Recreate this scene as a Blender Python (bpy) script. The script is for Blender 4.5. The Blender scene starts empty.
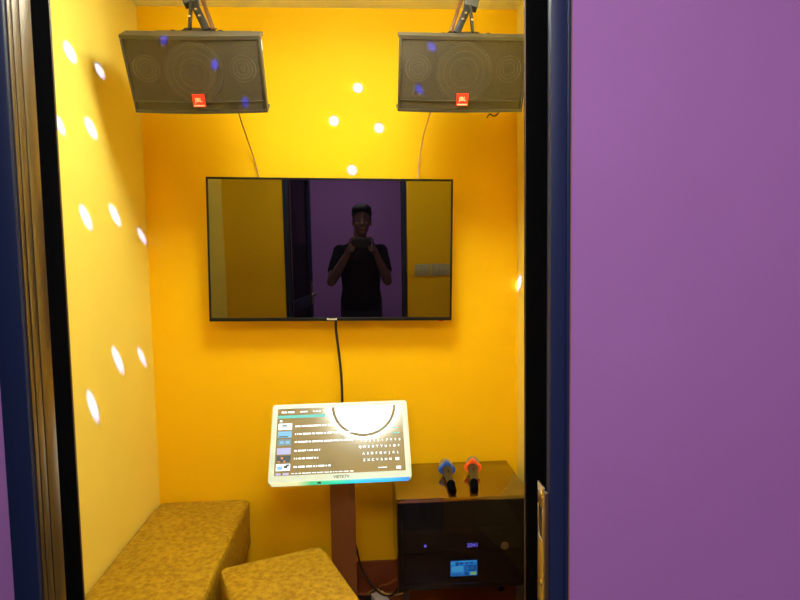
import bpy, bmesh, math, random
from mathutils import Vector, Matrix, Quaternion
random.seed(7)
S = bpy.context.scene
COL = S.collection
PI = math.pi
R = math.radians

# ------------------------------------------------------------------ materials
def mat(name, base=(.5,.5,.5), rough=.5, metal=0., spec=.5, ior=1.5, emit=None, estr=0., coat=0., coat_rough=.03, noise=None, bump=None, alpha=None):
    m = bpy.data.materials.new(name); m.use_nodes = True
    nt = m.node_tree; b = nt.nodes['Principled BSDF']
    b.inputs['Base Color'].default_value = (*base, 1)
    b.inputs['Roughness'].default_value = rough
    b.inputs['Metallic'].default_value = metal
    b.inputs['Specular IOR Level'].default_value = spec
    b.inputs['IOR'].default_value = ior
    b.inputs['Coat Weight'].default_value = coat
    b.inputs['Coat Roughness'].default_value = coat_rough
    if emit:
        b.inputs['Emission Color'].default_value = (*emit, 1)
        b.inputs['Emission Strength'].default_value = estr
    tc = nt.nodes.new('ShaderNodeTexCoord')
    if noise:                                   # (scale, colour2, contrast lo, hi[, detail])
        n = nt.nodes.new('ShaderNodeTexNoise'); n.inputs['Scale'].default_value = noise[0]
        n.inputs['Detail'].default_value = noise[4] if len(noise) > 4 else 5
        r = nt.nodes.new('ShaderNodeValToRGB')
        r.color_ramp.elements[0].position = noise[2]; r.color_ramp.elements[1].position = noise[3]
        r.color_ramp.elements[0].color = (*base, 1); r.color_ramp.elements[1].color = (*noise[1], 1)
        nt.links.new(tc.outputs['Object'], n.inputs['Vector'])
        nt.links.new(n.outputs['Fac'], r.inputs['Fac']); nt.links.new(r.outputs['Color'], b.inputs['Base Color'])
    if bump:                                    # (scale, strength)
        n = nt.nodes.new('ShaderNodeTexNoise'); n.inputs['Scale'].default_value = bump[0]; n.inputs['Detail'].default_value = 4
        bp = nt.nodes.new('ShaderNodeBump'); bp.inputs['Strength'].default_value = bump[1]; bp.inputs['Distance'].default_value = .01
        nt.links.new(tc.outputs['Object'], n.inputs['Vector'])
        nt.links.new(n.outputs['Fac'], bp.inputs['Height']); nt.links.new(bp.outputs['Normal'], b.inputs['Normal'])
    return m

def see_through(name, tint, clear, rough=.03, ior=1.5, spec=.5, base=(.01,.01,.01)):
    m = mat(name, base, rough, ior=ior, spec=spec); nt = m.node_tree
    b = nt.nodes['Principled BSDF']; out = nt.nodes['Material Output']
    t = nt.nodes.new('ShaderNodeBsdfTransparent'); t.inputs['Color'].default_value = (*tint, 1)
    mx = nt.nodes.new('ShaderNodeMixShader'); mx.inputs[0].default_value = clear
    nt.links.new(b.outputs[0], mx.inputs[1]); nt.links.new(t.outputs[0], mx.inputs[2]); nt.links.new(mx.outputs[0], out.inputs[0])
    return m

M = {}
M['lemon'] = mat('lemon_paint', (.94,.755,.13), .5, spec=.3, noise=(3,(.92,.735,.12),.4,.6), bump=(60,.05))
M['yellow'] = mat('yellow_paint', (.95,.55,.003), .6, spec=.12, noise=(3,(.93,.535,.003),.4,.6), bump=(60,.05))
M['ceiling'] = mat('ceiling_paint', (.88,.87,.82), .8, noise=(4,(.85,.84,.79),.4,.6))
M['purple'] = mat('purple_paint', (.45,.205,.50), .6, spec=.3, noise=(2.5,(.43,.195,.475),.4,.6), bump=(50,.05))
M['skirting'] = mat('skirting_tile', (.26,.060,.012), .35, noise=(12,(.21,.048,.010),.35,.65))
M['floor'] = mat('floor_tile', (.34,.11,.030), .25, noise=(6,(.28,.09,.024),.35,.65))
M['corridor_floor'] = mat('corridor_floor', (.30,.26,.25), .35, noise=(6,(.25,.22,.21),.35,.65))
M['frame'] = mat('navy_black_aluminium', (.012,.023,.070), .45, spec=.28)
M['frame_dark'] = mat('black_aluminium', (.003,.003,.004), .9, spec=.0)
M['bronze'] = mat('bronze_aluminium', (.165,.13,.09), .34, metal=.9)
M['bronze_dark'] = mat('dark_bronze', (.07,.045,.03), .4, metal=.5)
M['sealant'] = mat('tan_sealant', (.36,.17,.07), .7)
M['steel'] = mat('brushed_steel', (.62,.55,.45), .28, metal=1.)
M['chrome'] = mat('chrome', (.85,.85,.85), .12, metal=1.)
M['cab'] = mat('speaker_cabinet', (.040,.034,.028), .45, noise=(150,(.055,.046,.036),.4,.6))
M['trimcab'] = mat('speaker_trim', (.055,.046,.031), .42)
M['baffle'] = mat('speaker_baffle', (.020,.017,.013), .6)
M['cone'] = mat('speaker_cone', (.045,.040,.032), .5)
M['ring'] = mat('driver_ring', (.15,.135,.11), .4)
M['grille'] = see_through('grille_mesh', (1,1,1), .45, rough=.5, base=(.115,.095,.06), spec=.3)
M['badge'] = mat('red_badge', (.80,.035,.012), .35, emit=(.9,.05,.01), estr=0.)
M['white'] = mat('white_plastic', (.80,.80,.78), .35)
M['letter'] = mat('badge_lettering', (.95,.80,.60), .4)
M['tv'] = mat('tv_bezel', (.006,.006,.006), .45, spec=.2)
M['tvglass'] = mat('tv_screen_glass', (.0015,.001,.002), .012, ior=2.25, spec=.5)
M['mon'] = mat('white_monitor_shell', (.70,.88,.90), .35)
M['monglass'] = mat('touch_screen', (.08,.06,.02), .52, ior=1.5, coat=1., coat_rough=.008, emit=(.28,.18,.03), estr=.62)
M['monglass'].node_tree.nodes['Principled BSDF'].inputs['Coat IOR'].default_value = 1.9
def em(name, c, s): return mat(name, (.02,.02,.02), .5, emit=c, estr=s)
M['ui_white'] = em('screen_white', (.85,.95,1.), 1.7)
M['ui_teal'] = em('screen_teal', (.12,.75,.62), .9)
M['ui_sky'] = em('screen_sky_blue', (.25,.65,.95), .9)
M['ui_lilac'] = em('screen_lilac', (.60,.60,.95), .9)
M['ui_grey'] = em('screen_grey_blue', (.30,.50,.55), .6)
M['ui_orange'] = em('screen_orange', (.95,.35,.12), .9)
M['ui_dark'] = em('screen_dark', (.05,.09,.12), .5)
M['lcd'] = em('lcd_blue', (.02,.28,.9), 3.6)
M['lcd_l'] = em('lcd_light_blue', (.06,.50,1.), 3.6)
M['lcd_d'] = em('lcd_dark_blue', (.01,.12,.42), 3.0)
M['lcd_g'] = em('lcd_green', (.35,.75,.30), 3.)
M['violet'] = em('violet_digits', (.18,.15,.95), 5.)
M['logo'] = mat('olive_logo', (.10,.14,.03), .5)
M['column'] = mat('dark_stand_column', (.22,.085,.025), .4)
M['black'] = mat('black_plastic', (.012,.012,.012), .4)
M['rubber'] = mat('black_cable', (.012,.009,.008), .55)
M['wire_brown'] = mat('brown_wire', (.30,.10,.025), .5)
M['wire_clear'] = mat('clear_copper_wire', (.66,.42,.22), .35)
M['wire_yellow'] = mat('yellow_wire', (.60,.45,.10), .5)
M['leather'] = mat('mustard_leather', (.47,.29,.012), .45, spec=.3, noise=(60,(.28,.145,.006),.34,.66,9), bump=(160,.35))
M['piping'] = mat('mustard_piping', (.50,.34,.09), .5)
M['rack'] = mat('black_gloss_rack', (.010,.007,.005), .10, ior=1.7)
M['racktop'] = mat('black_top_orange_reflection', (.085,.030,.002), .08, ior=2.6)  # brown base puts the orange wall's reflection into the black top's colour
M['rackglass'] = see_through('smoked_rack_glass', (.75,.70,.70), .5, rough=.03, ior=1.33)
M['unit'] = mat('equipment_face', (.022,.016,.012), .4)
M['gold'] = mat('gold_knob', (.10,.06,.025), .5, metal=.5)
M['mic'] = mat('bronze_black_microphone', (.050,.040,.022), .35, metal=.3)
M['micgrille'] = mat('microphone_grille', (.50,.50,.44), .32, metal=.85, bump=(700,.8))
M['blue'] = mat('blue_silicone', (.010,.10,.60), .45)
M['orange'] = mat('orange_silicone', (.95,.10,.012), .45)
M['bracket'] = mat('grey_bracket_paint', (.075,.07,.062), .4)
M['bracket_dark'] = mat('black_bracket_paint', (.012,.009,.007), .5)
M['bracket_brown'] = mat('bracket_side', (.12,.040,.008), .5)
M['lamp'] = em('lamp_diffuser', (1.,1.06,.95), 42.)
M['lampring'] = em('lamp_outer_ring', (1.,1.06,.95), 42.)
M['lamprim'] = mat('lamp_rim', (.16,.17,.18), .5)
M['skin'] = mat('skin', (.26,.13,.08), .6, noise=(30,(.23,.115,.07),.4,.6))
M['hair'] = mat('black_hair', (.008,.006,.005), .75, bump=(120,.8))
M['shirt'] = mat('black_cotton', (.003,.003,.004), .95, spec=.1)
M['trousers'] = mat('dark_trousers', (.018,.018,.026), .85)
M['shoe'] = mat('dark_shoe', (.03,.03,.03), .5)
M['eye'] = mat('eye', (.30,.28,.27), .3)
M['iris'] = mat('iris', (.03,.015,.01), .2)
M['lip'] = mat('lips', (.36,.13,.11), .5)
M['phone'] = mat('phone_body', (.015,.015,.018), .25)
M['doorglass'] = see_through('tinted_door_glass', (.35,.36,.40), .6, rough=.02, ior=1.5)
M['corr_added_light'] = em('added_corridor_light_panel', (.98,.93,1.), 15.)  # glow of the added, unseen corridor light

# LED strip: colour runs green - cyan - blue along the strip's own length
def led_mat():
    m = em('rgb_led_strip', (1,1,1), 1.1); nt = m.node_tree; b = nt.nodes['Principled BSDF']
    tc = nt.nodes.new('ShaderNodeTexCoord'); sp = nt.nodes.new('ShaderNodeSeparateXYZ'); r = nt.nodes.new('ShaderNodeValToRGB')
    mp = nt.nodes.new('ShaderNodeMapRange'); mp.inputs['From Min'].default_value = -.26; mp.inputs['From Max'].default_value = .26
    e = r.color_ramp.elements
    e[0].position = 0; e[0].color = (.85,.78,.45,1)
    e[1].position = 1; e[1].color = (.01,.22,.85,1)
    for p, c in ((.20,(.80,.80,.40,1)), (.30,(.04,.62,.22,1)), (.5,(.02,.72,.42,1)), (.66,(.03,.62,.95,1)), (.86,(.04,.55,1.,1))):
        x = e.new(p); x.color = c
    nt.links.new(tc.outputs['Object'], sp.inputs[0]); nt.links.new(sp.outputs['X'], mp.inputs['Value'])
    nt.links.new(mp.outputs[0], r.inputs['Fac']); nt.links.new(r.outputs['Color'], b.inputs['Emission Color'])
    return m
M['led'] = led_mat()

# ------------------------------------------------------------------ mesh helpers
class MB:
    def __init__(s): s.bm = bmesh.new()
    def _tr(s, vs, mt):
        if mt is not None: bmesh.ops.transform(s.bm, matrix=mt, verts=vs)
    def box(s, lo, hi, bev=0., seg=2, mt=None):
        lo = Vector(lo); hi = Vector(hi); b = bmesh.new()
        bmesh.ops.create_cube(b, size=1)
        for v in b.verts:
            v.co = Vector(((lo[i]+hi[i])/2 + v.co[i]*(hi[i]-lo[i]) for i in range(3)))
        if bev: bmesh.ops.bevel(b, geom=b.edges[:], offset=bev, segments=seg, profile=.5, affect='EDGES')
        return s._merge(b, mt)
    def _merge(s, b, mt=None):
        if mt is not None: bmesh.ops.transform(b, matrix=mt, verts=b.verts[:])
        m = bpy.data.meshes.new('t'); b.to_mesh(m); b.free(); s.bm.from_mesh(m); bpy.data.meshes.remove(m); return s
    def beam(s, a, b_, w, h, bev=0., up=(0,1,0)):
        a = Vector(a); b_ = Vector(b_); d = b_-a; L = d.length; z = d.normalized()
        x = Vector(up).cross(z).normalized(); y = z.cross(x)
        mt = Matrix((( x[0],y[0],z[0],a[0]),(x[1],y[1],z[1],a[1]),(x[2],y[2],z[2],a[2]),(0,0,0,1)))
        return s.box((-w/2,-h/2,0),(w/2,h/2,L),bev,mt=mt)
    def lathe(s, prof, n=32, mt=None, cap=True):   # profile (r,z) about Z
        b = bmesh.new(); rings = []
        for r, z in prof:
            if r < 1e-6: rings.append([b.verts.new((0,0,z))])
            else: rings.append([b.verts.new((r*math.cos(2*PI*i/n), r*math.sin(2*PI*i/n), z)) for i in range(n)])
        for A, B in zip(rings, rings[1:]):
            for i in range(n):
                j = (i+1) % n
                if len(A) == 1 and len(B) == 1: continue
                if len(A) == 1: b.faces.new((A[0], B[j], B[i])) if False else b.faces.new((A[0], B[i], B[j]))
                elif len(B) == 1: b.faces.new((A[i], A[j], B[0]))
                else: b.faces.new((A[i], A[j], B[j], B[i]))
        if cap:
            for q in (rings[0], rings[-1]):
                if len(q) > 1: b.faces.new(q)
        bmesh.ops.recalc_face_normals(b, faces=b.faces[:])
        return s._merge(b, mt)
    def torus(s, R_, r, n=40, k=8, mt=None):
        b = bmesh.new(); g = [[b.verts.new(((R_+r*math.cos(2*PI*j/k))*math.cos(2*PI*i/n), (R_+r*math.cos(2*PI*j/k))*math.sin(2*PI*i/n), r*math.sin(2*PI*j/k))) for j in range(k)] for i in range(n)]
        for i in range(n):
            for j in range(k): b.faces.new((g[i][j], g[(i+1)%n][j], g[(i+1)%n][(j+1)%k], g[i][(j+1)%k]))
        return s._merge(b, mt)
    def ball(s, c, r, mt=None, u=20, v=14):
        b = bmesh.new(); bmesh.ops.create_uvsphere(b, u_segments=u, v_segments=v, radius=1)
        r = (r,r,r) if not hasattr(r,'__len__') else r
        for q in b.verts: q.co = Vector((q.co[i]*r[i] for i in range(3)))
        if mt is not None: bmesh.ops.transform(b, matrix=mt, verts=b.verts[:])
        for q in b.verts: q.co += Vector(c)
        return s._merge(b)
    def tube(s, pts, rad, n=10, balls=False):
        pts = [Vector(p) for p in pts]; rad = rad if hasattr(rad,'__len__') else [rad]*len(pts)
        b = bmesh.new(); rings = []; up = None
        for i, p in enumerate(pts):
            t = (pts[min(i+1,len(pts)-1)] - pts[max(i-1,0)]).normalized()
            if up is None: up = Vector((0,0,1)) if abs(t.z) < .9 else Vector((1,0,0))
            x = up.cross(t).normalized(); y = t.cross(x); up = y
            rings.append([b.verts.new(p + (x*math.cos(2*PI*k/n) + y*math.sin(2*PI*k/n))*rad[i]) for k in range(n)])
        for A, B in zip(rings, rings[1:]):
            for k in range(n): b.faces.new((A[k], A[(k+1)%n], B[(k+1)%n], B[k]))
        b.faces.new(rings[0][::-1]); b.faces.new(rings[-1])
        bmesh.ops.recalc_face_normals(b, faces=b.faces[:])
        s._merge(b)
        if balls:
            for p, r in zip(pts, rad): s.ball(p, r, u=14, v=10)
        return s
    def loft(s, rings, n=28):                     # (cx,cy,z,rx,ry[,power])
        b = bmesh.new(); rr = []
        for q in rings:
            cx, cy, z, rx, ry = q[:5]; pw = q[5] if len(q) > 5 else 2.4
            ring = []
            for k in range(n):
                c, t = math.cos(2*PI*k/n), math.sin(2*PI*k/n)
                ring.append(b.verts.new((cx + rx*math.copysign(abs(c)**(2/pw), c), cy + ry*math.copysign(abs(t)**(2/pw), t), z)))
            rr.append(ring)
        for A, B in zip(rr, rr[1:]):
            for k in range(n): b.faces.new((A[k], A[(k+1)%n], B[(k+1)%n], B[k]))
        b.faces.new(rr[0][::-1]); b.faces.new(rr[-1])
        bmesh.ops.recalc_face_normals(b, faces=b.faces[:])
        return s._merge(b)
    def build(s, name, material, parent=None, smooth=35, loc=None):
        me = bpy.data.meshes.new(name); s.bm.to_mesh(me); s.bm.free()
        o = bpy.data.objects.new(name, me); COL.objects.link(o)
        if loc is not None:
            me.transform(Matrix.Translation(-Vector(loc))); o.location = loc
        me.materials.append(material if not isinstance(material, str) else M[material])
        if smooth:
            me.polygons.foreach_set('use_smooth', [True]*len(me.polygons)); me.set_sharp_from_angle(angle=R(smooth))
        if parent: o.parent = parent
        return o

def smoothcurve(pts, sub=6):
    P = [Vector(p) for p in pts]; P = [P[0]*2-P[1]] + P + [P[-1]*2-P[-2]]; out = []
    for i in range(1, len(P)-2):
        for k in range(sub):
            t = k/sub
            out.append(.5*((2*P[i]) + (P[i+1]-P[i-1])*t + (2*P[i-1]-5*P[i]+4*P[i+1]-P[i+2])*t*t + (3*P[i]-P[i-1]-3*P[i+1]+P[i+2])*t**3))
    out.append(P[-2]); return out

def tag(o, label, cat, group=None):
    o['label'] = label; o['category'] = cat
    if group: o['group'] = group
    return o
def thing(name, label, cat, loc=(0,0,0), rot=(0,0,0), group=None):
    o = bpy.data.objects.new(name, None); COL.objects.link(o); o.location = loc; o.rotation_euler = rot; o.empty_display_size = .1
    return tag(o, label, cat, group)
def struct(o, label=None):
    o['kind'] = 'structure'
    if label: o['label'] = label
    return o
def text_mesh(name, s, size, material, parent, mt, depth=.0004, bold=0.):
    cu = bpy.data.curves.new(name, 'FONT'); cu.body = s; cu.size = size; cu.extrude = depth; cu.align_x = 'CENTER'; cu.align_y = 'CENTER'; cu.offset = bold
    to = bpy.data.objects.new('tmp_text', cu); COL.objects.link(to)
    dg = bpy.context.evaluated_depsgraph_get(); me = bpy.data.meshes.new_from_object(to.evaluated_get(dg))
    bpy.data.objects.remove(to); bpy.data.curves.remove(cu)
    me.transform(mt); me.name = name; me.materials.clear(); me.materials.append(M[material])
    o = bpy.data.objects.new(name, me); COL.objects.link(o); o.parent = parent
    return o
FRONT = Matrix.Rotation(PI/2, 4, 'X')       # text / lathes turned to face -Y
def at(x, y, z, m=FRONT): return Matrix.Translation((x,y,z)) @ m

# ------------------------------------------------------------------ the room
XL, XR, YB, ZC = -.862, .655, 2.50, 2.44
YF, YO = .955, .835                             # inner and outer face of the front wall
OXL, OXR, OZ = -.490, .293, 2.22                # rough opening
def wallbox(name, lo, hi, m): return struct(MB().box(lo, hi).build(name, m, smooth=0))
wallbox('wall_back', (XL-.1,YB,0), (XR+.1,YB+.1,ZC), 'yellow')
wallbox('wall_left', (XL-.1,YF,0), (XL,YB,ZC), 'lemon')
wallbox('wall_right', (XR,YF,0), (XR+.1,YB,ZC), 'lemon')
wallbox('ceiling', (XL-.1,YF,ZC), (XR+.1,YB+.1,ZC+.08), 'ceiling')
wallbox('floor', (XL-.1,YF-.06,-.05), (XR+.1,YB+.1,0), 'floor')
b = MB(); ym = (YF+YO)/2
b.box((XL-.1,ym,0),(OXL,YF,ZC)); b.box((OXR,ym,0),(XR+.1,YF,ZC)); b.box((OXL,ym,OZ),(OXR,YF,ZC))
struct(b.build('wall_front', 'yellow', smooth=0))
b = MB(); b.box((-1.7,YO,0),(OXL,ym,2.6)); b.box((OXR,YO,0),(1.7,ym,2.6)); b.box((OXL,YO,OZ),(OXR,ym,2.6))
struct(b.build('wall_corridor_near', 'purple', smooth=0))
wallbox('wall_corridor_far', (-1.7,-1.8,0), (1.7,-1.7,2.6), 'purple')
wallbox('wall_corridor_left', (-1.8,-1.8,0), (-1.7,ym,2.6), 'purple')
wallbox('wall_corridor_right', (1.7,-1.8,0), (1.8,ym,2.6), 'purple')
wallbox('ceiling_corridor', (-1.8,-1.8,2.6), (1.8,ym,2.68), 'ceiling')
wallbox('floor_corridor', (-1.8,-1.8,-.05), (1.8,YF-.06,0), 'corridor_floor')
wallbox('baseboard_back', (XL,YB-.012,0), (XR,YB,.137), 'skirting')
wallbox('baseboard_left', (XL,YF,0), (XL+.012,YB-.012,.137), 'skirting')
wallbox('baseboard_right', (XR-.012,YF,0), (XR,YB-.012,.137), 'skirting')

# door frame (trim_1): jambs and head of a dark aluminium frame
tr = bpy.data.objects.new('trim_1', None); COL.objects.link(tr); struct(tr, 'dark aluminium door frame around the booth entrance')
JL, JR = -.455, .265
b = MB(); y0 = YO-.004; y1 = YF
b.box((OXL,y0,0),(JL,y1,OZ),.002); b.build('left_jamb', 'frame', tr)
b = MB(); b.box((JR,y0,0),(OXR-.003,y1,OZ),.002); b.box((OXR-.006,y0-.004,0),(OXR-.001,YO+.01,OZ),.001); b.build('right_jamb', 'frame', tr)
b = MB(); b.box((JL,y0,2.185),(JR,y1,OZ),.002); b.build('head_jamb', 'frame', tr)
b = MB()
b.box((JL,YO+.004,0),(JL+.002,YO+.012,2.185),.0005); b.box((JL,YO+.014,0),(JL+.0025,YO+.029,2.185),.0005); b.box((JL,YO+.031,0),(JL+.003,YO+.060,2.185),.0005)
b.build('ribbed_channel', 'bronze', tr)['label'] = 'bronze ribbed channel'
b = MB(); b.box((JL,YO+.062,0),(JL+.002,YF-.006,2.185),.0006); b.build('rubber_stop', 'frame_dark', tr)
b = MB(); b.box((JL,YF-.006,0),(JL+.0015,YF+.0005,2.185),.001); b.build('inner_edge', 'bronze_dark', tr)
b = MB(); b.box((JR-.0025,YO+.012,0),(JR,YF-.006,2.185),.0008); b.build('rubber_stop', 'frame_dark', tr)
b = MB(); b.box((JR-.004,YF-.006,0),(JR,YF+.0005,2.185),.001); b.build('inner_edge', 'bronze_dark', tr)
b = MB(); b.box((OXR-.001,YO-.003,0),(OXR+.002,YO+.001,OZ)); b.build('sealant_bead', 'sealant', tr)
# strike plate on the right jamb
sp = tag(bpy.data.objects.new('strike_plate', None), 'metal lock strike plate with a dark latch slot, on the right door jamb', 'strike plate'); COL.objects.link(sp); sp.location = (JR-.0025, .857, .972)
b = MB()
x0 = -.0025
for lo, hi in (((x0,-.012,.098),(0,.018,.132)), ((x0,-.012,-.25),(0,.018,.050)), ((x0,-.012,.05),(0,-.004,.098)), ((x0,.013,.05),(0,.018,.098))): b.box(lo, hi, .0006)
b.build('plate', 'steel', sp)
b = MB(); b.box((x0,-.021,-.25),(.010,-.012,.128),.0008); b.build('plate_lip', 'bronze', sp)
b = MB(); b.box((-.001,-.004,.05),(0,.013,.098)); b.build('latch_slot', 'black', sp)
b = MB(); b.ball((x0,.0,.118),(.0012,.005,.005)); b.build('screw', 'chrome', sp)
b = MB(); b.ball((x0,.0,-.02),(.0012,.005,.005)); b.build('screw', 'chrome', sp)

# the door leaf, swung out into the corridor on the left
dl = bpy.data.objects.new('door_1', None); COL.objects.link(dl); struct(dl, 'open glass door leaf with a dark aluminium frame, swung out on the left')
dl.location = (-.540, .812, 0); dl.rotation_euler = (0,0,math.atan2(-.715,.135))
W = .73
b = MB(); b.box((0,-.02,.01),(.06,.02,2.17),.003); b.box((W-.06,-.02,.01),(W,.02,2.17),.003); b.box((.06,-.02,.01),(W-.06,.02,.11),.003); b.box((.06,-.02,2.09),(W-.06,.02,2.17),.003); b.box((.06,-.02,.98),(W-.06,.02,1.06),.003)
b.build('door_frame', 'frame', dl)
b = MB(); b.box((.06,-.004,1.06),(W-.06,.004,2.09)); b.box((.06,-.004,.11),(W-.06,.004,.98)); b.build('glass_pane', 'doorglass', dl)
b = MB(); b.box((W-.045,-.026,.98),(W-.015,.026,1.16),.003); b.tube([(W-.03,-.02,1.06),(W-.03,-.055,1.06),(W-.14,-.055,1.06)],.008); b.tube([(W-.03,.02,1.06),(W-.03,.055,1.06),(W-.14,.055,1.06)],.008)
b.build('door_handle', 'steel', dl)

# switch plates inside, on the front wall right of the doorway (seen in the television)
for k, (xa, xb) in enumerate(((.341,.443),(.454,.564))):
    M['switch'] = M.get('switch') or mat('cream_plastic', (.50,.46,.36), .4)
    t = thing('light_switch', ('white switch plate nearer the doorway, mirrored left of its twin in the television', 'white switch plate farther from the doorway, mirrored right of its twin in the television')[k], 'switch', ((xa+xb)/2, YF, 1.29), group='white switch plates beside the doorway')
    w = xb-xa
    MB().box((-w/2,0,-.037),(w/2,.009,.037),.002).build('plate', 'switch', t)
    for i in range(3): MB().box((-w/2+.012+i*(w-.024)/3,.007,-.020),(-w/2+.012+(i+1)*(w-.024)/3-.002,.012,.020),.001).build('rocker', 'switch', t)

# ------------------------------------------------------------------ lamps
LX, LY = -.02, 1.60
t = thing('ceiling_lamp', 'round white LED ceiling lamp, mirrored as a glaring disc in the touch screen', 'lamp', (LX,LY,ZC))
MB().lathe([(.0,0),(.21,0),(.21,-.008),(.0,-.008)],64).build('housing','white',t)
MB().lathe([(.0,-.0522),(.189,-.0522),(.189,-.056),(.0,-.058)],64).build('diffuser','lamp',t)
MB().torus(.201,.0125,80,8,Matrix.Translation((0,0,-.052))).build('rim','lamprim',t)
MB().lathe([(.0,-.008),(.236,-.008),(.236,-.048),(.231,-.055),(.214,-.055),(.0,-.052)],80).build('outer_ring','lampring',t)
t = thing('added_corridor_light', 'unseen square light panel added on the corridor ceiling behind the photographer', 'lamp', (-.15,-.45,2.6))  # unseen source, added to light the purple corridor walls
MB().box((-.45,-.45,-.03),(.45,.45,0),.004).build('housing','white',t)
MB().box((-.43,-.43,-.034),(.43,.43,-.030)).build('panel','corr_added_light',t)

# disco lamp with a faceted ball; each facet lens throws one small spot of light
DP = Vector((-.28,1.15,2.30))
t = thing('disco_lamp', 'small black disco light with lenses on the booth ceiling, just inside the door', 'disco light', (DP.x,DP.y,ZC))
MB().lathe([(0,0),(.05,0),(.05,-.02),(.012,-.026),(.012,-.09),(0,-.09)],32).build('mount','black',t)
b = MB(); b.ball((0,0,-.14),.055,u=16,v=10); b.build('ball','black',t,smooth=0)
spots = [(-.862,1.916,2.073,0),(-.862,2.124,2.08,1),(-.862,1.828,1.839,1),(-.862,2.032,1.873,0),(-.862,1.961,1.583,0),(-.862,2.187,1.605,0),
 (-.862,2.439,1.539,1),(-.862,1.937,.985,0),(-.862,2.148,1.096,0),(-.862,2.376,1.068,1),(0,2.5,2.127,1),(-.1,2.5,1.996,1),(.083,2.5,1.967,1),(-.031,2.5,1.798,1),(.655,2.47,1.323,0),
 (-.597,1.955,2.115,2),(-.452,1.99,2.05,2),(-.37,2.05,1.95,2),(.237,1.96,2.11,2),(.19,2.0,2.0,2)]
lens = MB()
for i, (x, y, z, k) in enumerate(spots):
    tgt = Vector((x,y,z)); d = (tgt-DP).normalized(); src = DP + d*.064
    lens.ball(DP + d*.050, .008, u=10, v=8)
    ld = bpy.data.lights.new('disco_beam', 'SPOT'); L = (tgt-src).length
    r = (.029,.023,.014)[k]
    ld.spot_size = 2*math.atan(r/L); ld.spot_blend = .9; ld.shadow_soft_size = .003
    ld.color = (.055,.085,1.) if k < 2 and x != 0 and y < 2.49 else ((.01,.03,1.) if k == 2 else (.006,.008,1.)); ld.energy = (5200 if k < 2 and y < 2.49 else 16000 if k < 2 else 2600)*L*L/4
    lo = bpy.data.objects.new('disco_beam', ld); COL.objects.link(lo); lo.location = src; lo.rotation_euler = d.to_track_quat('-Z','Y').to_euler()
lo = lens.build('lens','white',t); lo.data.transform(Matrix.Translation(-Vector((DP.x,DP.y,ZC))))
lo['label'] = 'cluster of small lenses'

# ------------------------------------------------------------------ television
TVW, TVH = .968, .566
tv = thing('television', 'large flat black television on the yellow wall, mirroring the doorway and the photographer', 'television', (-.118,2.405,1.471), (R(1.15),R(1.05),0))
w, h = TVW/2, TVH/2
b = MB()
for lo, hi in (((-w,0,h-.008),(w,.02,h)),((-w,0,-h),(w,.02,-h+.014)),((-w,0,-h+.014),(-w+.008,.02,h-.008)),((w-.008,0,-h+.014),(w,.02,h-.008))): b.box(lo,hi,.0012)
b.build('bezel','tv',tv)
MB().box((-w+.007,.003,-h+.013),(w-.007,.016,h-.007)).build('screen','tvglass',tv,smooth=0)
b = MB(); b.box((-w+.004,.018,-h+.004),(w-.004,.035,h-.004),.004); b.box((-w*.7,.03,-h+.03),(w*.7,.055,h*.3),.01); b.build('back_shell','tv',tv)
b = MB(); b.box((-.2,.050,-.12),(.2,.079,.12),.003); b.build('wall_mount','bracket_dark',tv)
b = MB()
x = -.020-.118+.118
for i, ww in enumerate((.006,.0045,.0045,.0045,.005,.004,.0055)):
    b.box((x,-.0012,-h+.0035),(x+ww,.001,-h+(.0115 if i in (0,6) else .0095)),.0003); x += ww+.0008
b.build('logo','trimcab',tv)['label'] = 'pale brand lettering on the lower bezel'
bpy.data.objects['logo'].data.materials[0] = mat('logo_silver',(.70,.68,.60),.4)
MB().box((w-.052,.004,-h-.004),(w-.034,.012,-h+.002),.001).build('standby_sensor','badge',tv)
b = MB(); b.tube(smoothcurve([(-.108,2.455,1.24),(-.110,2.453,1.15),(-.100,2.45,1.05),(-.093,2.452,.95),(-.092,2.46,.85),(-.095,2.47,.6),(-.10,2.475,.3),(-.10,2.46,.012)]),.0055)
tag(b.build('power_cable','rubber',loc=(-.1,2.46,0)), 'black power cable hanging down the wall from under the television', 'cable')

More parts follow.
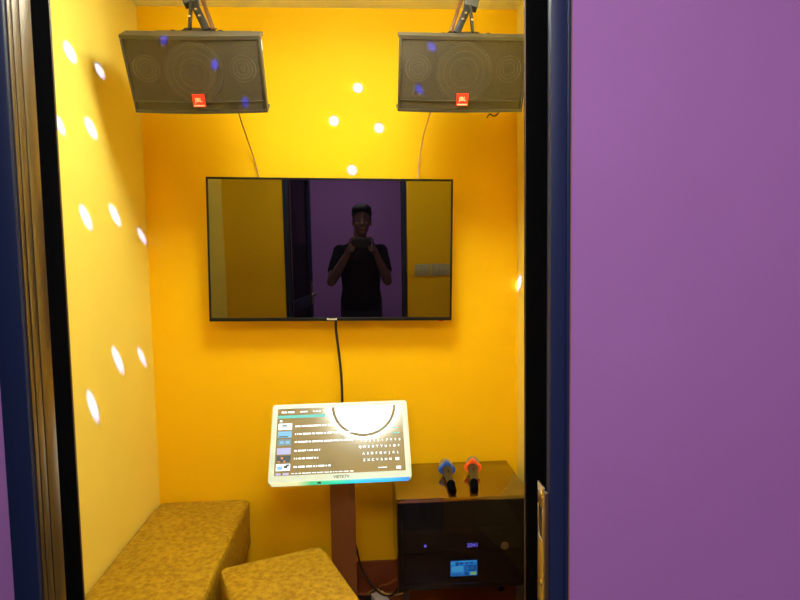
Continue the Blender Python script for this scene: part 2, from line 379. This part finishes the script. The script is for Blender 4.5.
# ------------------------------------------------------------------ speakers
def make_speaker(loc, rot, label):
    W, H, D = .427, .237, .21
    t = thing('speaker', label, 'speaker', loc, rot, 'karaoke speakers hung from the ceiling')
    w, h = W/2, H/2
    # body tapering towards the back
    bm = bmesh.new(); v = []
    for y, ww, hh in ((.012,w-.004,h-.010),(.06,w-.004,h-.010),(D,w-.055,h-.022)):
        v.append([bm.verts.new(p) for p in ((-ww,y,-hh),(ww,y,-hh),(ww,y,hh),(-ww,y,hh))])
    for A, B in zip(v, v[1:]):
        for k in range(4): bm.faces.new((A[k],A[(k+1)%4],B[(k+1)%4],B[k]))
    bm.faces.new(v[0][::-1]); bm.faces.new(v[-1]); bmesh.ops.recalc_face_normals(bm, faces=bm.faces[:])
    bmesh.ops.bevel(bm, geom=bm.edges[:], offset=.004, segments=2, profile=.5, affect='EDGES')
    m = MB(); m._merge(bm); m.build('cabinet','cab',t)
    # top and bottom trims with a gently bowed front edge
    def bow(x): return -.016*(1-(x/w)**2)
    def bowed(z0, z1, y_off, y_back, inset, n=24):
        bm = bmesh.new(); xs = [-w+inset+(2*w-2*inset)*i/n for i in range(n+1)]
        rows = [[bm.verts.new((x, yy, z)) for x in xs] for (z, f) in ((z0,1),(z1,1),(z1,0),(z0,0)) for yy in (None,) for _ in (0,)] if False else []
        for z, f in ((z0,1),(z1,1),(z1,0),(z0,0)):
            rows.append([bm.verts.new((x, bow(x)+y_off if f else y_back, z)) for x in xs])
        for a in range(4):
            A, B = rows[a], rows[(a+1)%4]
            for i in range(n): bm.faces.new((A[i],A[i+1],B[i+1],B[i]))
        bm.faces.new([r[0] for r in rows]); bm.faces.new([r[-1] for r in rows][::-1])
        bmesh.ops.recalc_face_normals(bm, faces=bm.faces[:]); return bm
    m = MB(); m._merge(bowed(h-.011,h,0,.07,0)); m.build('top_trim','trimcab',t)
    m = MB(); m._merge(bowed(-h,-h+.009,0,.07,0)); m.build('bottom_trim','trimcab',t)
    m = MB(); m._merge(bowed(-h+.009,h-.011,.010,.012,.006)); bf = m.build('baffle','baffle',t)
    m = MB(); m._merge(bowed(-h+.036,-h+.039,-.0005,.006,.006)); m.build('grille_ridge','trimcab',t)
    for s in (-1,1): MB().box((s*(w-.004)-.004,-.002,-h+.010),(s*(w-.004)+.004,.02,h-.012),.002).build('side_trim','trimcab',t)
    # drivers standing just proud of the baffle, behind the grille
    yb = bow(0)+.010; T = lambda x,z: at(x, bow(x)+.0095, z)
    m = MB(); m.lathe([(0,.001),(.022,.003),(.024,.0),(.080,.0035),(.085,.004),(.090,.003),(.092,0),(0,-.001)],48,T(.0,.008)); m.build('woofer','cone',t)
    for rr in (.092,.085,.066,.046): MB().torus(rr,.0009,64,6,at(0,bow(0)+.006,.008)).build('woofer_ring','ring',t)
    for sx in (-1,1):
        x = sx*.150
        m = MB(); m.lathe([(0,.003),(.010,.003),(.012,.001),(.036,.003),(.041,.002),(.041,0),(0,-.001)],36,T(x,.020)); m.build('tweeter','cone',t)
        for rr in (.041,.030,.019): MB().torus(rr,.0008,48,6,at(x,bow(x)+.006,.020)).build('tweeter_ring','ring',t)
        bm = bmesh.new(); q = [bm.verts.new((x+dx, bow(x)+.006, dz-.058)) for dx, dz in ((-.018,-.010),(.018,-.010),(.008,.010),(-.008,.010))]
        q2 = [bm.verts.new((p.co.x,p.co.y+.004,p.co.z)) for p in q]
        bm.faces.new(q); bm.faces.new(q2[::-1])
        for k in range(4): bm.faces.new((q[k],q2[k],q2[(k+1)%4],q[(k+1)%4]))
        bmesh.ops.recalc_face_normals(bm, faces=bm.faces[:])
        m = MB(); m._merge(bm); m.build('bass_port','black',t)
    # bowed see-through grille sheet
    bm = bmesh.new(); n = 24; xs = [-w+.007+(2*w-.014)*i/n for i in range(n+1)]
    r0 = [bm.verts.new((x,bow(x)+.002,-h+.008)) for x in xs]; r1 = [bm.verts.new((x,bow(x)+.002,h-.010)) for x in xs]
    for i in range(n): bm.faces.new((r0[i],r0[i+1],r1[i+1],r1[i]))
    m = MB(); m._merge(bm); m.build('grille','grille',t)
    bd = MB().box((-.020,-.020,-.096),(.020,-.0145,-.055),.001); bd = bd.build('badge','badge',t)
    text_mesh('badge_lettering','JBL',.0175,'letter',t,at(0,-.0203,-.073),bold=.0004)
    MB().box((-.017,-.0207,-.0925),(.017,-.0200,-.0885)).build('badge_bar','letter',t)
    m = MB(); m.box((w-.008,.03,h-.048),(w-.0005,.036,h-.018)); m.build('side_label','white',t)
    return t
make_speaker((-.514,2.0,2.0305),(R(29.4),0,0),'black three-way speaker at upper left, tilted down, right of the left wall')
make_speaker((.347,2.01,2.0365),(R(26.2),0,R(1.5)),'black three-way speaker at upper right, its right end cut off by the door frame')

def make_bracket(cx, cy, cz, sx, tilt, label):
    t = thing('speaker_bracket', label, 'bracket', (cx,cy,cz), group='ceiling brackets holding the speakers')
    X = lambda x: sx*x
    zc = ZC-cz
    n = Vector((0,-math.sin(tilt),math.cos(tilt)))
    b = MB(); b.box((-.052,-.045,0),(.052,.045,.004),.001,mt=Matrix.Rotation(tilt,4,'X')); b.build('mounting_plate','bracket_dark',t)
    for x in (-.075,.075): 
        mb = MB(); mb.lathe([(0,0),(.011,0),(.009,.006),(0,.009)],16,Matrix.Rotation(tilt,4,'X')@Matrix.Translation((x,-.02,0))); mb.build('fixing_knob','bracket_dark',t)
    b = MB(); b.box((X(-.045)-.045,.0,zc-.006),(X(-.045)+.045,.12,zc),.001); b.build('ceiling_plate','bracket',t)
    b = MB(); b.beam((X(-.062),.062,zc-.004),(X(-.020),.010,.088),.046,.030,.002); b.build('arm','bracket',t)
    b = MB(); b.beam((X(-.020),.006,.094),(X(-.026),-.002,.004),.007,.022,.001); b.build('strut','bracket_dark',t)
    b = MB(); b.beam((X(-.014),.006,.096),(X(.028),-.002,.004),.024,.012,.001); b.build('strut','bracket_dark',t)
    b = MB(); b.beam((X(-.040),.075,zc-.004),(X(.048),.010,.004),.010,.034,.001); b.build('side_plate','bracket_brown',t)
    for x, z in ((-.023,.044),(.008,.046),(-.003,.066)):
        MB().lathe([(0,0),(.0055,0),(.0055,.003),(.0035,.006),(0,.0065)],12,at(X(x),-.006,z)).build('bolt','chrome',t)
    return t
ct = math.cos
make_bracket(-.512,2.040,2.180,1,R(29.4),'metal ceiling bracket leaning right, above the left speaker')
make_bracket(.360,2.045,2.178,-1,R(26.2),'metal ceiling bracket leaning left, above the right speaker')
tag(MB().tube(smoothcurve([(-.43,2.236,2.07),(-.447,2.31,2.0),(-.440,2.43,1.92),(-.425,2.485,1.85),(-.405,2.475,1.76),(-.40,2.47,1.62)]),.0025,8).build('speaker_wire','wire_brown',loc=(-.40,2.47,1.62)),'thin brown wire from the left speaker to behind the television','wire','speaker wires')
tag(MB().tube(smoothcurve([(.29,2.228,2.06),(.277,2.31,2.0),(.26,2.43,1.93),(.248,2.485,1.85),(.236,2.475,1.75),(.23,2.47,1.62)]),.0028,8).build('speaker_wire','wire_clear',loc=(.23,2.47,1.62)),'thin pale wire from the right speaker to behind the television','wire','speaker wires')
tag(MB().tube(smoothcurve([(.535,2.222,2.06),(.53,2.225,2.0),(.512,2.215,1.962),(.495,2.21,1.948),(.478,2.21,1.955),(.468,2.21,1.942)]),.0024,8).build('loose_wire','rubber',loc=(.49,2.115,1.95)),'short black loose wire curling out under the right speaker','wire')

# ------------------------------------------------------------------ touch screen on its stand
MW, MH = .520, .3125
tilt = math.atan2(.20,.24)
# local: X width, Z up the screen, -Y out of the screen; leaning back
mo = thing('touch_screen', 'white framed touch screen monitor showing a song list, leaning back on its stand', 'monitor', (-.094,2.222,.757), (-tilt,R(-.4),0))
w, h = MW/2, MH/2
def rrect(w, h, r, n=6):
    pts = []
    for cx, cz, a0 in ((w-r,h-r,0),(-w+r,h-r,90),(-w+r,-h+r,180),(w-r,-h+r,270)):
        for k in range(n+1):
            a = R(a0+90*k/n); pts.append((cx+r*math.cos(a), cz+r*math.sin(a)))
    return pts
def slab(pts, y0, y1, bev=.0):
    bm = bmesh.new(); A = [bm.verts.new((x,y0,z)) for x,z in pts]; B = [bm.verts.new((x,y1,z)) for x,z in pts]
    bm.faces.new(A); bm.faces.new(B[::-1])
    for k in range(len(A)): bm.faces.new((A[k],B[k],B[(k+1)%len(A)],A[(k+1)%len(A)]))
    bmesh.ops.recalc_face_normals(bm, faces=bm.faces[:]); 
    if bev: bmesh.ops.bevel(bm, geom=[e for e in bm.edges if abs((e.verts[0].co-e.verts[1].co).y) < 1e-6], offset=bev, segments=2, profile=.5, affect='EDGES')
    return bm
b = MB(); b._merge(slab(rrect(w,h,.012),0,.022,.002)); b.build('shell','mon',mo)
b = MB(); b.box((-w+.05,.022,-h+.06),(w-.05,.040,h-.06),.006); b.build('back_housing','mon',mo)
SW0, SW1, SZ0, SZ1 = -w+.021, w-.021, -h+.030, h-.020
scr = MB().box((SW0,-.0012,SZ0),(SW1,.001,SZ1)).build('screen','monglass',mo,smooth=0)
MB().box((-w+.012,-.002,-h-.0040),(w-.010,.018,-h+.0050),.002).build('led_strip','led',mo)['label'] = 'light strip glowing green, cyan and blue'
MB().box((-w+.178,-.004,-h-.0045),(-w+.191,.004,-h+.0005),.001).build('power_button','black',mo)
text_mesh('logo','VIETKTV',.0150,'logo',mo,at(.004,-.0006,-h+.0165),bold=.0003)
# image on the screen: list rows, thumbnails, key rows
def ui(name, mt_, rects, y=-.0016):
    b = MB()
    for x0, z0, x1, z1 in rects: b.box((x0,y,z0),(x1,-.0011,z1))
    return b.build(name, mt_, scr, smooth=0)
sw, sh = SW1-SW0, SZ1-SZ0
U = lambda u: SW0+u*sw
V = lambda v: SZ1-v*sh
def dashes(x0, x1, zc, hh):
    out = []; x = x0
    while x < x1:
        g = random.uniform(.0025,.0045); a = random.uniform(.7,1.)
        out.append((x, zc-hh/2*a, x+g, zc+hh/2*random.uniform(.7,1.))); x += g + random.choice((.0008,.0008,.0009,.0045))
    return out
for u0, u1, hh in ((.03,.13,.009),(.18,.235,.006),(.28,.34,.006),(.37,.42,.006),(.64,.68,.006),(.9,.93,.006)): ui('tab_text','ui_white', dashes(U(u0),U(u1),V(.055),hh))
ui('tab_bar','ui_teal', [(U(.005),V(.150),U(.38),V(.105))])
ui('back_icon','ui_white', [(U(.02),V(.205),U(.04),V(.18))])
rows = [.28,.40,.52,.65,.765,.885]
ends = [.43,.62,.60,.345,.33,.42]
for r, e in zip(rows, ends): ui('song_title','ui_white', dashes(U(.145),U(e),V(r),.0078))
ui('song_title','ui_white', dashes(U(.13),U(.60),V(.978),.004))
tm = ['ui_white','ui_sky','ui_grey','ui_lilac','ui_dark','ui_white']
for r, k in zip(rows, tm): ui('song_thumbnail', k, [(U(.012),V(r+.048),U(.118),V(r-.048))])
for k, q in (('ui_dark',(.04,.28,.08,.255)),('ui_dark',(.07,.90,.1,.86)),('ui_dark',(.085,.87,.112,.845)),('ui_dark',(.02,.44,.09,.425)),('ui_orange',(.045,.765,.062,.735)),('ui_orange',(.02,.81,.04,.795)),('ui_orange',(.065,.81,.08,.79)),('ui_sky',(.03,.54,.06,.50)),('ui_sky',(.075,.54,.105,.50)),('ui_sky',(.02,.92,.06,.87))):
    ui('thumbnail_detail', k, [(U(q[0]),V(q[1]),U(q[2]),V(q[3]))], -.0019)
for u0, u1 in ((.012,.05),(.065,.11)): ui('song_thumbnail','ui_lilac', [(U(u0),V(.995),U(u1),V(.965))])
ui('queue_text','ui_teal', dashes(U(.80),U(.97),V(.36),.004)); ui('queue_text','ui_teal', dashes(U(.92),U(.97),V(.44),.006))
for row, (s, x0, v) in enumerate((('1234567890',.665,.545),('QWERTYUIOP',.655,.635),('ASDFGHJKL',.680,.735),('ZXCVBNM',.685,.830))):
    for i, c in enumerate(s):
        text_mesh('key', c, .0125, 'ui_white', scr, at(U(x0+i*.0335),-.0014,V(v)),bold=.0003)
ui('backspace_key','ui_white', [(U(.925),V(.85),U(.955),V(.81))]); ui('enter_key','ui_white', [(U(.93),V(.975),U(.965),V(.935))])
ui('space_key','ui_white', dashes(U(.79),U(.85),V(.945),.004))

st = thing('monitor_stand', 'dark upright column stand behind and below the touch screen', 'stand', (-.094,2.33,0))
MB().box((-.049,-.022,.012),(.049,.022,.66),.003).build('column','column',st)
b = MB(); b.box((-.105,-.16,0),(.105,.12,.012),.003); b.build('base_plate','black',st)
b = MB(); b.box((-.045,-.075,.655),(.045,.022,.668),.002)
b.beam((0,-.03,.665),(0,-.069,.700+.01),.09,.012,.002,up=(1,0,0)) if False else None
b.box((-.045,-.030,.66),(.045,.022,.765),.002); b.build('tilt_head','black',st)

# ------------------------------------------------------------------ equipment rack and its contents
RX0, RX1, RY0, RY1, RZ0, RZ1 = .111, .602, 2.120, 2.488, .210, .560
rk = thing('equipment_rack', 'glossy black equipment rack with a smoked glass front, against the back wall at right', 'rack', ((RX0+RX1)/2,(RY0+RY1)/2,0))
ox, oy = (RX0+RX1)/2, (RY0+RY1)/2
w, d = (RX1-RX0)/2, (RY1-RY0)/2
b = MB(); b.box((-w,-d+.010,RZ0),(-w+.015,d,RZ1-.015),.001); b.box((w-.015,-d+.010,RZ0),(w,d,RZ1-.015),.001)
b.box((-w+.015,-d+.010,RZ0),(w-.015,d,RZ0+.015),.001); b.box((-w+.015,d-.010,RZ0+.015),(w-.015,d,RZ1-.015)); b.build('cabinet','rack',rk)
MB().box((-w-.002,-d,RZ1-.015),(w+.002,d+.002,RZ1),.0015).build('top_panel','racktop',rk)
dr = MB().box((-w+.001,-d,RZ0+.002),(w-.001,-d+.006,RZ1-.016),.001).build('glass_door','rackglass',rk)
MB().lathe([(0,0),(.013,0),(.015,.003),(.0,.004)],20,at(.150,-d,.370)).build('door_lock','gold',dr)
for sx in (-1,1):
    for sy in (-1,1): MB().box((sx*(w-.03)-.012,sy*(d-.03)-.012,0),(sx*(w-.03)+.012,sy*(d-.03)+.012,RZ0+.002),.002).build('leg','black',rk)
am = thing('amplifier', 'dark amplifier with small violet digits, behind the rack glass', 'amplifier', (ox,2.30,.340))
MB().box((-.222,-.150,0),(.222,.12,.090),.003).build('casing','unit',am)
text_mesh('digits','2041',.022,'violet',am,at(.036,-.1508,.021),bold=.0003)
MB().ball((-.142,-.1505,.026),(.0050,.0015,.0055)).build('power_light','violet',am)
MB().lathe([(0,0),(.016,0),(.014,.014),(0,.015)],24,at(.15,-.150,.052)).build('volume_knob','unit',am)
pr = thing('karaoke_processor', 'dark processor with a lit blue display, lowest behind the rack glass', 'processor', (ox,2.30,RZ0+.015))
MB().box((-.222,-.150,0),(.222,.12,.105),.003).build('casing','unit',pr)
lz = -RZ0-.015
lc = MB().box((-.048,-.1525,.245+lz),(.052,-.150,.303+lz)).build('display','lcd',pr,smooth=0)
def lcdq(m, rects):
    b = MB()
    for x0,z0,x1,z1 in rects: b.box((-.048+x0,-.1532,.245+lz+z0),(-.048+x1,-.1524,.245+lz+z1))
    return b.build('display_field',m,lc,smooth=0)
lcdq('lcd_l',[(.004,.016,.048,.038),(.002,.046,.016,.054),(.03,.054,.098,.057)])
lcdq('lcd_d',[(.020,.040,.030,.053),(.036,.045,.046,.053),(.058,.046,.066,.053),(.074,.046,.084,.053),(.054,.018,.098,.040),(.006,.003,.012,.011),(.018,.003,.024,.011),(.030,.003,.036,.011),(.052,.002,.068,.014)])
lcdq('lcd_g',[(.074,.003,.097,.014)])
lcdq('lcd',[(.058,.021,.068,.036),(.072,.024,.09,.036)])

# ------------------------------------------------------------------ microphones on the rack
def make_mic(head, tail, ring, label):
    head = Vector(head); tail = Vector(tail); ax = (head-tail)
    t = thing('microphone', label, 'microphone', (head.x,head.y,RZ1), (0,0,0), 'wireless microphones on the rack')
    L = ax.length; q = ax.to_track_quat('Z','Y').to_matrix().to_4x4(); mt = Matrix.Translation(tail-Vector((head.x,head.y,RZ1))) @ q
    b = MB(); b.lathe([(0,.055),(.0145,.055),(.0155,.10),(.018,.16),(.0215,L-.045),(.022,L-.02),(0,L-.02)],28,mt); b.build('handle','mic',t)
    b = MB(); b.lathe([(0,0),(.0125,.001),(.0147,.006),(.0152,.070),(0,.070)],28,mt); b.build('tail_cap','frame_dark',t)
    b = MB(); b.lathe([(0,L-.020),(.021,L-.020),(.026,L-.004),(.0275,L+.010),(.0245,L+.026),(.016,L+.037),(0,L+.041)],32,mt); b.build('head_grille','micgrille',t)
    # anti-roll ring with rounded lobes
    bm = bmesh.new(); n = 48; rings = []
    for zz, k in ((L-.038,.96),(L-.034,1.),(L-.018,1.),(L-.013,.94)):
        rings.append([bm.verts.new(((.0300+.0042*math.cos(4*2*PI*i/n))*k*math.cos(2*PI*i/n),(.0300+.0042*math.cos(4*2*PI*i/n))*k*math.sin(2*PI*i/n),zz)) for i in range(n)])
    for A,B in zip(rings,rings[1:]):
        for i in range(n): bm.faces.new((A[i],A[(i+1)%n],B[(i+1)%n],B[i]))
    bm.faces.new(rings[0][::-1]); bm.faces.new(rings[-1]); bmesh.ops.recalc_face_normals(bm, faces=bm.faces[:]); bmesh.ops.transform(bm, matrix=mt, verts=bm.verts[:])
    b = MB(); b._merge(bm); b.build('anti_roll_ring',ring,t)
    b = MB(); b.box((-.004,.0195,L-.09),(.004,.0235,L-.07),.001,mt=mt); b.build('switch','black',t)
make_mic((.323,2.350,RZ1+.0335),(.318,2.130,RZ1+.0155),'blue','black microphone with a blue anti-roll ring, lying on the rack')
make_mic((.434,2.362,RZ1+.0335),(.399,2.136,RZ1+.0155),'orange','black microphone with an orange anti-roll ring, lying on the rack')

# ------------------------------------------------------------------ benches
def make_bench(loc, rz, wx, ly, top, label):
    t = thing('bench', label, 'bench', loc, (0,0,rz), 'mustard leather benches')
    z0 = top-.205
    b = MB(); b.box((0,-ly,z0),(wx,0,top),.022,5); o = b.build('cushion','leather',t,smooth=60)
    # slightly crowned top
    for v in o.data.vertices:
        if v.co.z > top-.001: v.co.z += 0
    for (x, y) in ((.05,-.05),(wx-.05,-.05),(.05,-ly+.05),(wx-.05,-ly+.05)):
        MB().lathe([(0,z0+.002),(.022,z0+.002),(.016,0),(0,0)],16,Matrix.Translation((x,y,0))).build('leg','black',t)
    MB().box((.02,-ly+.02,z0-.03),(wx-.02,-.02,z0+.003)).build('base_frame','black',t)
    e = .022*.3
    pts = [(e,-e),(wx-e,-e),(wx-e,-ly+e),(e,-ly+e)]
    b = MB(); P = [Vector((x,y,top-e)) for x,y in pts]
    loop = []
    rr = .02
    for k, (sx, sy) in enumerate(((1,-1),(-1,-1),(-1,1),(1,1))): loop.append(P[k])
    for k in range(4): b.tube([P[k].lerp(P[(k+1)%4],.05),P[k].lerp(P[(k+1)%4],.95)],.0022,8)
    b.build('seam','leather',t)
    return t
make_bench((XL+.002,2.490,0),0,.371,1.12,.44,'long mustard leather bench along the left wall')
make_bench((-.487,1.925,0),R(21.5),.352,.42,.44,'smaller mustard leather bench set askew in front of the stand')

# ------------------------------------------------------------------ cables and adapter on the floor
tag(MB().tube(smoothcurve([(-.06,2.475,.26),(-.045,2.470,.20),(-.025,2.46,.12),(.02,2.43,.06),(.06,2.40,.040),(.10,2.37,.055),(.125,2.36,.10),(.16,2.36,.20)]),.0045,8).build('looped_cable','rubber',loc=(.03,2.42,0)),'black cable looping from behind the stand to the rack','cable')
tag(MB().tube(smoothcurve([(.0,2.475,.006),(.03,2.445,.038),(.06,2.40,.047),(.09,2.38,.050),(.13,2.37,.055),(.17,2.36,.075)]),.0035,8).build('yellow_cable','wire_yellow',loc=(.03,2.42,0)),'thin yellow cable beside the looped black cable by the rack','cable')
tag(MB().tube(smoothcurve([(.03,2.45,.006),(.05,2.44,.055),(.08,2.42,.070),(.11,2.40,.10),(.135,2.38,.12),(.16,2.37,.19)]),.0035,8).build('brown_cable','wire_brown',loc=(.05,2.44,0)),'thin brown cable rising from the floor to the rack','cable')
ad = thing('power_adapter','small white power adapter on the floor behind the smaller bench','adapter',(.052,2.415,0),(0,0,R(20)))
MB().box((-.035,-.05,0),(.020,.03,.030),.004).build('casing','white',ad)
MB().tube([(0,.028,.012),(.005,.06,.010),(.0,.068,.005)],.003,8).build('lead','white',ad)

# ------------------------------------------------------------------ the photographer (seen in the television)
def remeshed(mb, name, material, parent, voxel, smooth=6):
    o = mb.build(name, material, None, smooth=0)
    r = o.modifiers.new('r','REMESH'); r.mode = 'VOXEL'; r.voxel_size = voxel
    s = o.modifiers.new('s','SMOOTH'); s.factor = .5; s.iterations = smooth
    dg = bpy.context.evaluated_depsgraph_get(); me = bpy.data.meshes.new_from_object(o.evaluated_get(dg))
    old = o.data; o.modifiers.clear(); o.data = me; me.name = name; bpy.data.meshes.remove(old)
    me.materials.clear(); me.materials.append(M[material])
    me.polygons.foreach_set('use_smooth', [True]*len(me.polygons))
    if parent: o.parent = parent
    return o
PX, PY = -.01, -.37
pe = thing('person', 'person in a black t-shirt holding up a phone, mirrored in the television', 'person', (PX,PY,0))
b = MB()
torso = [(0,0,.86,.155,.105),(0,0,.95,.168,.112),(0,0,1.05,.145,.100),(0,.005,1.18,.158,.108),(0,.005,1.30,.172,.112),(0,.0,1.38,.170,.098),(0,-.005,1.43,.115,.075),(0,.0,1.465,.06,.058)]
b.loft(torso)
b.tube([(0,0,1.43),(0,.02,1.50),(.005,.035,1.57)],[.060,.056,.056],18,True)
hx, hy = .018, .055
b.ball((hx,hy,1.650),(.073,.092,.105)); b.ball((hx,hy+.030,1.570),(.054,.060,.062)); b.ball((hx,hy+.020,1.600),(.064,.072,.07))
b.ball((hx,hy+.074,1.527),(.022,.016,.018))
b.tube([(hx,hy+.086,1.645),(hx,hy+.104,1.610),(hx,hy+.110,1.600)],[.008,.012,.015],10,True)
b.ball((hx,hy+.095,1.563),(.022,.012,.010))
for s in (-1,1):
    b.ball((hx+s*.030,hy+.074,1.662),(.020,.016,.008)); b.ball((hx+s*.040,hy+.066,1.600),(.020,.018,.018))
    b.ball((hx+s*.076,hy-.008,1.615),(.009,.020,.032))
arms = {}
for s in (-1,1):
    sh = Vector((s*.172,.0,1.368)); el = Vector((s*.235-.012,.150,1.125)); wr = Vector((s*.112-.0-PX*0,.305,1.365))
    wr.x -= PX; el.x -= 0
    b.tube([sh, sh.lerp(el,.35), sh.lerp(el,.75), el, el.lerp(wr,.3), el.lerp(wr,.75), wr],[.056,.052,.045,.040,.043,.031,.026],16,True)
    arms[s] = (sh, el, wr)
    hp = Vector((s*.093-PX, -.028-PY, 1.412))           # palm centre in person's frame
    b.tube([wr, hp],[.026,.024],12,True)
    b.ball(hp,(.017,.026,.040),Matrix.Rotation(s*R(-15),4,'Z'))
    for k, (zz, ln) in enumerate(((1.436,.052),(1.418,.058),(1.400,.054),(1.384,.044))):
        p0 = hp + Vector((s*.004,.014,zz-1.412)); p1 = Vector((s*.090-PX,.008-PY,zz)); p2 = Vector((s*(.090-ln*.40)-PX,.0085-PY,zz+.002)); p3 = Vector((s*(.090-ln*.62)-PX,.0045-PY,zz+.003))
        if k == 0: p1 = Vector((s*.088-PX,-.004-PY,1.480)); p2 = Vector((s*.070-PX,-.006-PY,1.4985)); p3 = Vector((s*.048-PX,-.008-PY,1.497))
        b.tube([p0,p1,p2,p3],[.0095,.0088,.0080,.0068],10,True)
    b.tube([hp+Vector((-s*.002,-.016,-.014)), Vector((s*.082-PX,-.036-PY,1.424)), Vector((s*.066-PX,-.028-PY,1.436)), Vector((s*.052-PX,-.0225-PY,1.443))],[.0115,.0105,.0095,.0078],10,True)
    hip = Vector((s*.085,0,.90)); kn = Vector((s*.095,.015,.50)); an = Vector((s*.10,-.02,.09))
    b.tube([hip,hip.lerp(kn,.5),kn,kn.lerp(an,.3),an],[.088,.074,.055,.056,.038],16,True)
    b.ball((s*.10,.045,.040),(.040,.115,.034))
body = remeshed(b,'body','skin',pe,.0055,3)
for s in (-1,1):
    e = MB().ball((hx+s*.030,hy+.078,1.645),(.011,.009,.0075)).build('eye','eye',pe); MB().ball((hx+s*.030,hy+.0855,1.642),(.0045,.0025,.0045)).build('iris','iris',e)
    MB().tube(smoothcurve([(hx+s*.014,hy+.090,1.667),(hx+s*.030,hy+.090,1.673),(hx+s*.048,hy+.076,1.667)],4),[.0022]*8+[.0012],8).build('eyebrow','hair',pe)
MB().ball((hx,hy+.105,1.564),(.019,.006,.006)).build('lips','lip',pe)
b = MB(); b.ball((hx,hy-.014,1.692),(.087,.092,.086)); b.ball((hx,hy+.026,1.730),(.083,.066,.040)); b.ball((hx,hy-.035,1.640),(.078,.066,.085))
b.ball((hx+.03,hy+.045,1.745),(.035,.035,.026)); b.ball((hx-.03,hy+.035,1.742),(.035,.035,.026))
for s in (-1,1): b.ball((hx+s*.068,hy+.012,1.655),(.012,.018,.040))
for i in range(26):
    a = random.uniform(0,2*PI); rr = random.uniform(.2,1.)
    b.ball((hx+.070*rr*math.cos(a), hy+.012+.060*rr*math.sin(a), 1.754-.03*rr*rr+random.uniform(-.006,.008)), (.020,.020,.014))
remeshed(b,'hair','hair',pe,.005,1)
b = MB(); g = .010
b.loft([(0,0,.87,.172,.122),(0,0,.95,.180,.124),(0,0,1.05,.162,.116),(0,.005,1.18,.172,.122),(0,.005,1.30,.185,.125),(0,.0,1.38,.182,.110),(0,-.005,1.435,.120,.086),(0,.0,1.462,.075,.070)])
for s in (-1,1):
    sh, el, wr = arms[s]; b.tube([sh+Vector((-s*.05,0,.0)), sh, sh.lerp(el,.35), sh.lerp(el,.70)],[.066,.066,.063,.060],18,False); b.ball(sh,.065)
remeshed(b,'t_shirt','shirt',pe,.007,3)
b = MB(); b.loft([(0,0,.80,.165,.118),(0,0,.90,.172,.120),(0,0,.96,.168,.116)])
for s in (-1,1):
    b.tube([(s*.085,0,.90),(s*.090,.008,.70),(s*.095,.015,.50),(s*.097,.0,.35),(s*.10,-.018,.075)],[.098,.088,.074,.068,.060],18,False)
remeshed(b,'trousers','trousers',pe,.008,3)
for s in (-1,1):
    b = MB(); b.ball((s*.10,.045,.045),(.050,.130,.045)); b.box((s*.10-.045,-.075,0),(s*.10+.045,.17,.02),.008); remeshed(b,'shoe','shoe',pe,.006,3)
ph = thing('phone','dark smartphone held sideways in both hands, mirrored in the television','phone',(0,-.0105,1.45))
MB().box((-.076,-.004,-.038),(.076,.0035,.038),.003).build('case','phone',ph)
MB().box((-.072,-.0046,-.035),(.072,-.0039,.035)).build('display','tvglass',ph)
MB().lathe([(0,0),(.006,0),(.006,.0012),(0,.0012)],20,at(-.055,.0042,.022,Matrix.Rotation(-PI/2,4,'X'))).build('lens','chrome',ph)

# ------------------------------------------------------------------ world, camera, colour
wd = bpy.data.worlds.new('world'); S.world = wd; wd.use_nodes = True
wd.node_tree.nodes['Background'].inputs[0].default_value = (.5,.45,.6,1); wd.node_tree.nodes['Background'].inputs[1].default_value = .02
cam = bpy.data.cameras.new('camera'); co = bpy.data.objects.new('camera', cam); COL.objects.link(co)
cam.lens = 27.; cam.sensor_width = 36.; cam.clip_start = .004; cam.clip_end = 50
m = Matrix.Rotation(-R(3.6),3,'Z') @ Matrix.Rotation(PI/2-R(4.34),3,'X') @ Matrix.Rotation(-R(.93),3,'Z')
co.location = (0,0.001,1.45); co.rotation_euler = m.to_euler()
S.camera = co
S.view_settings.view_transform = 'Standard'; S.view_settings.look = 'None'; S.view_settings.gamma = 1; S.view_settings.exposure = 0
S.view_settings.use_curve_mapping = False
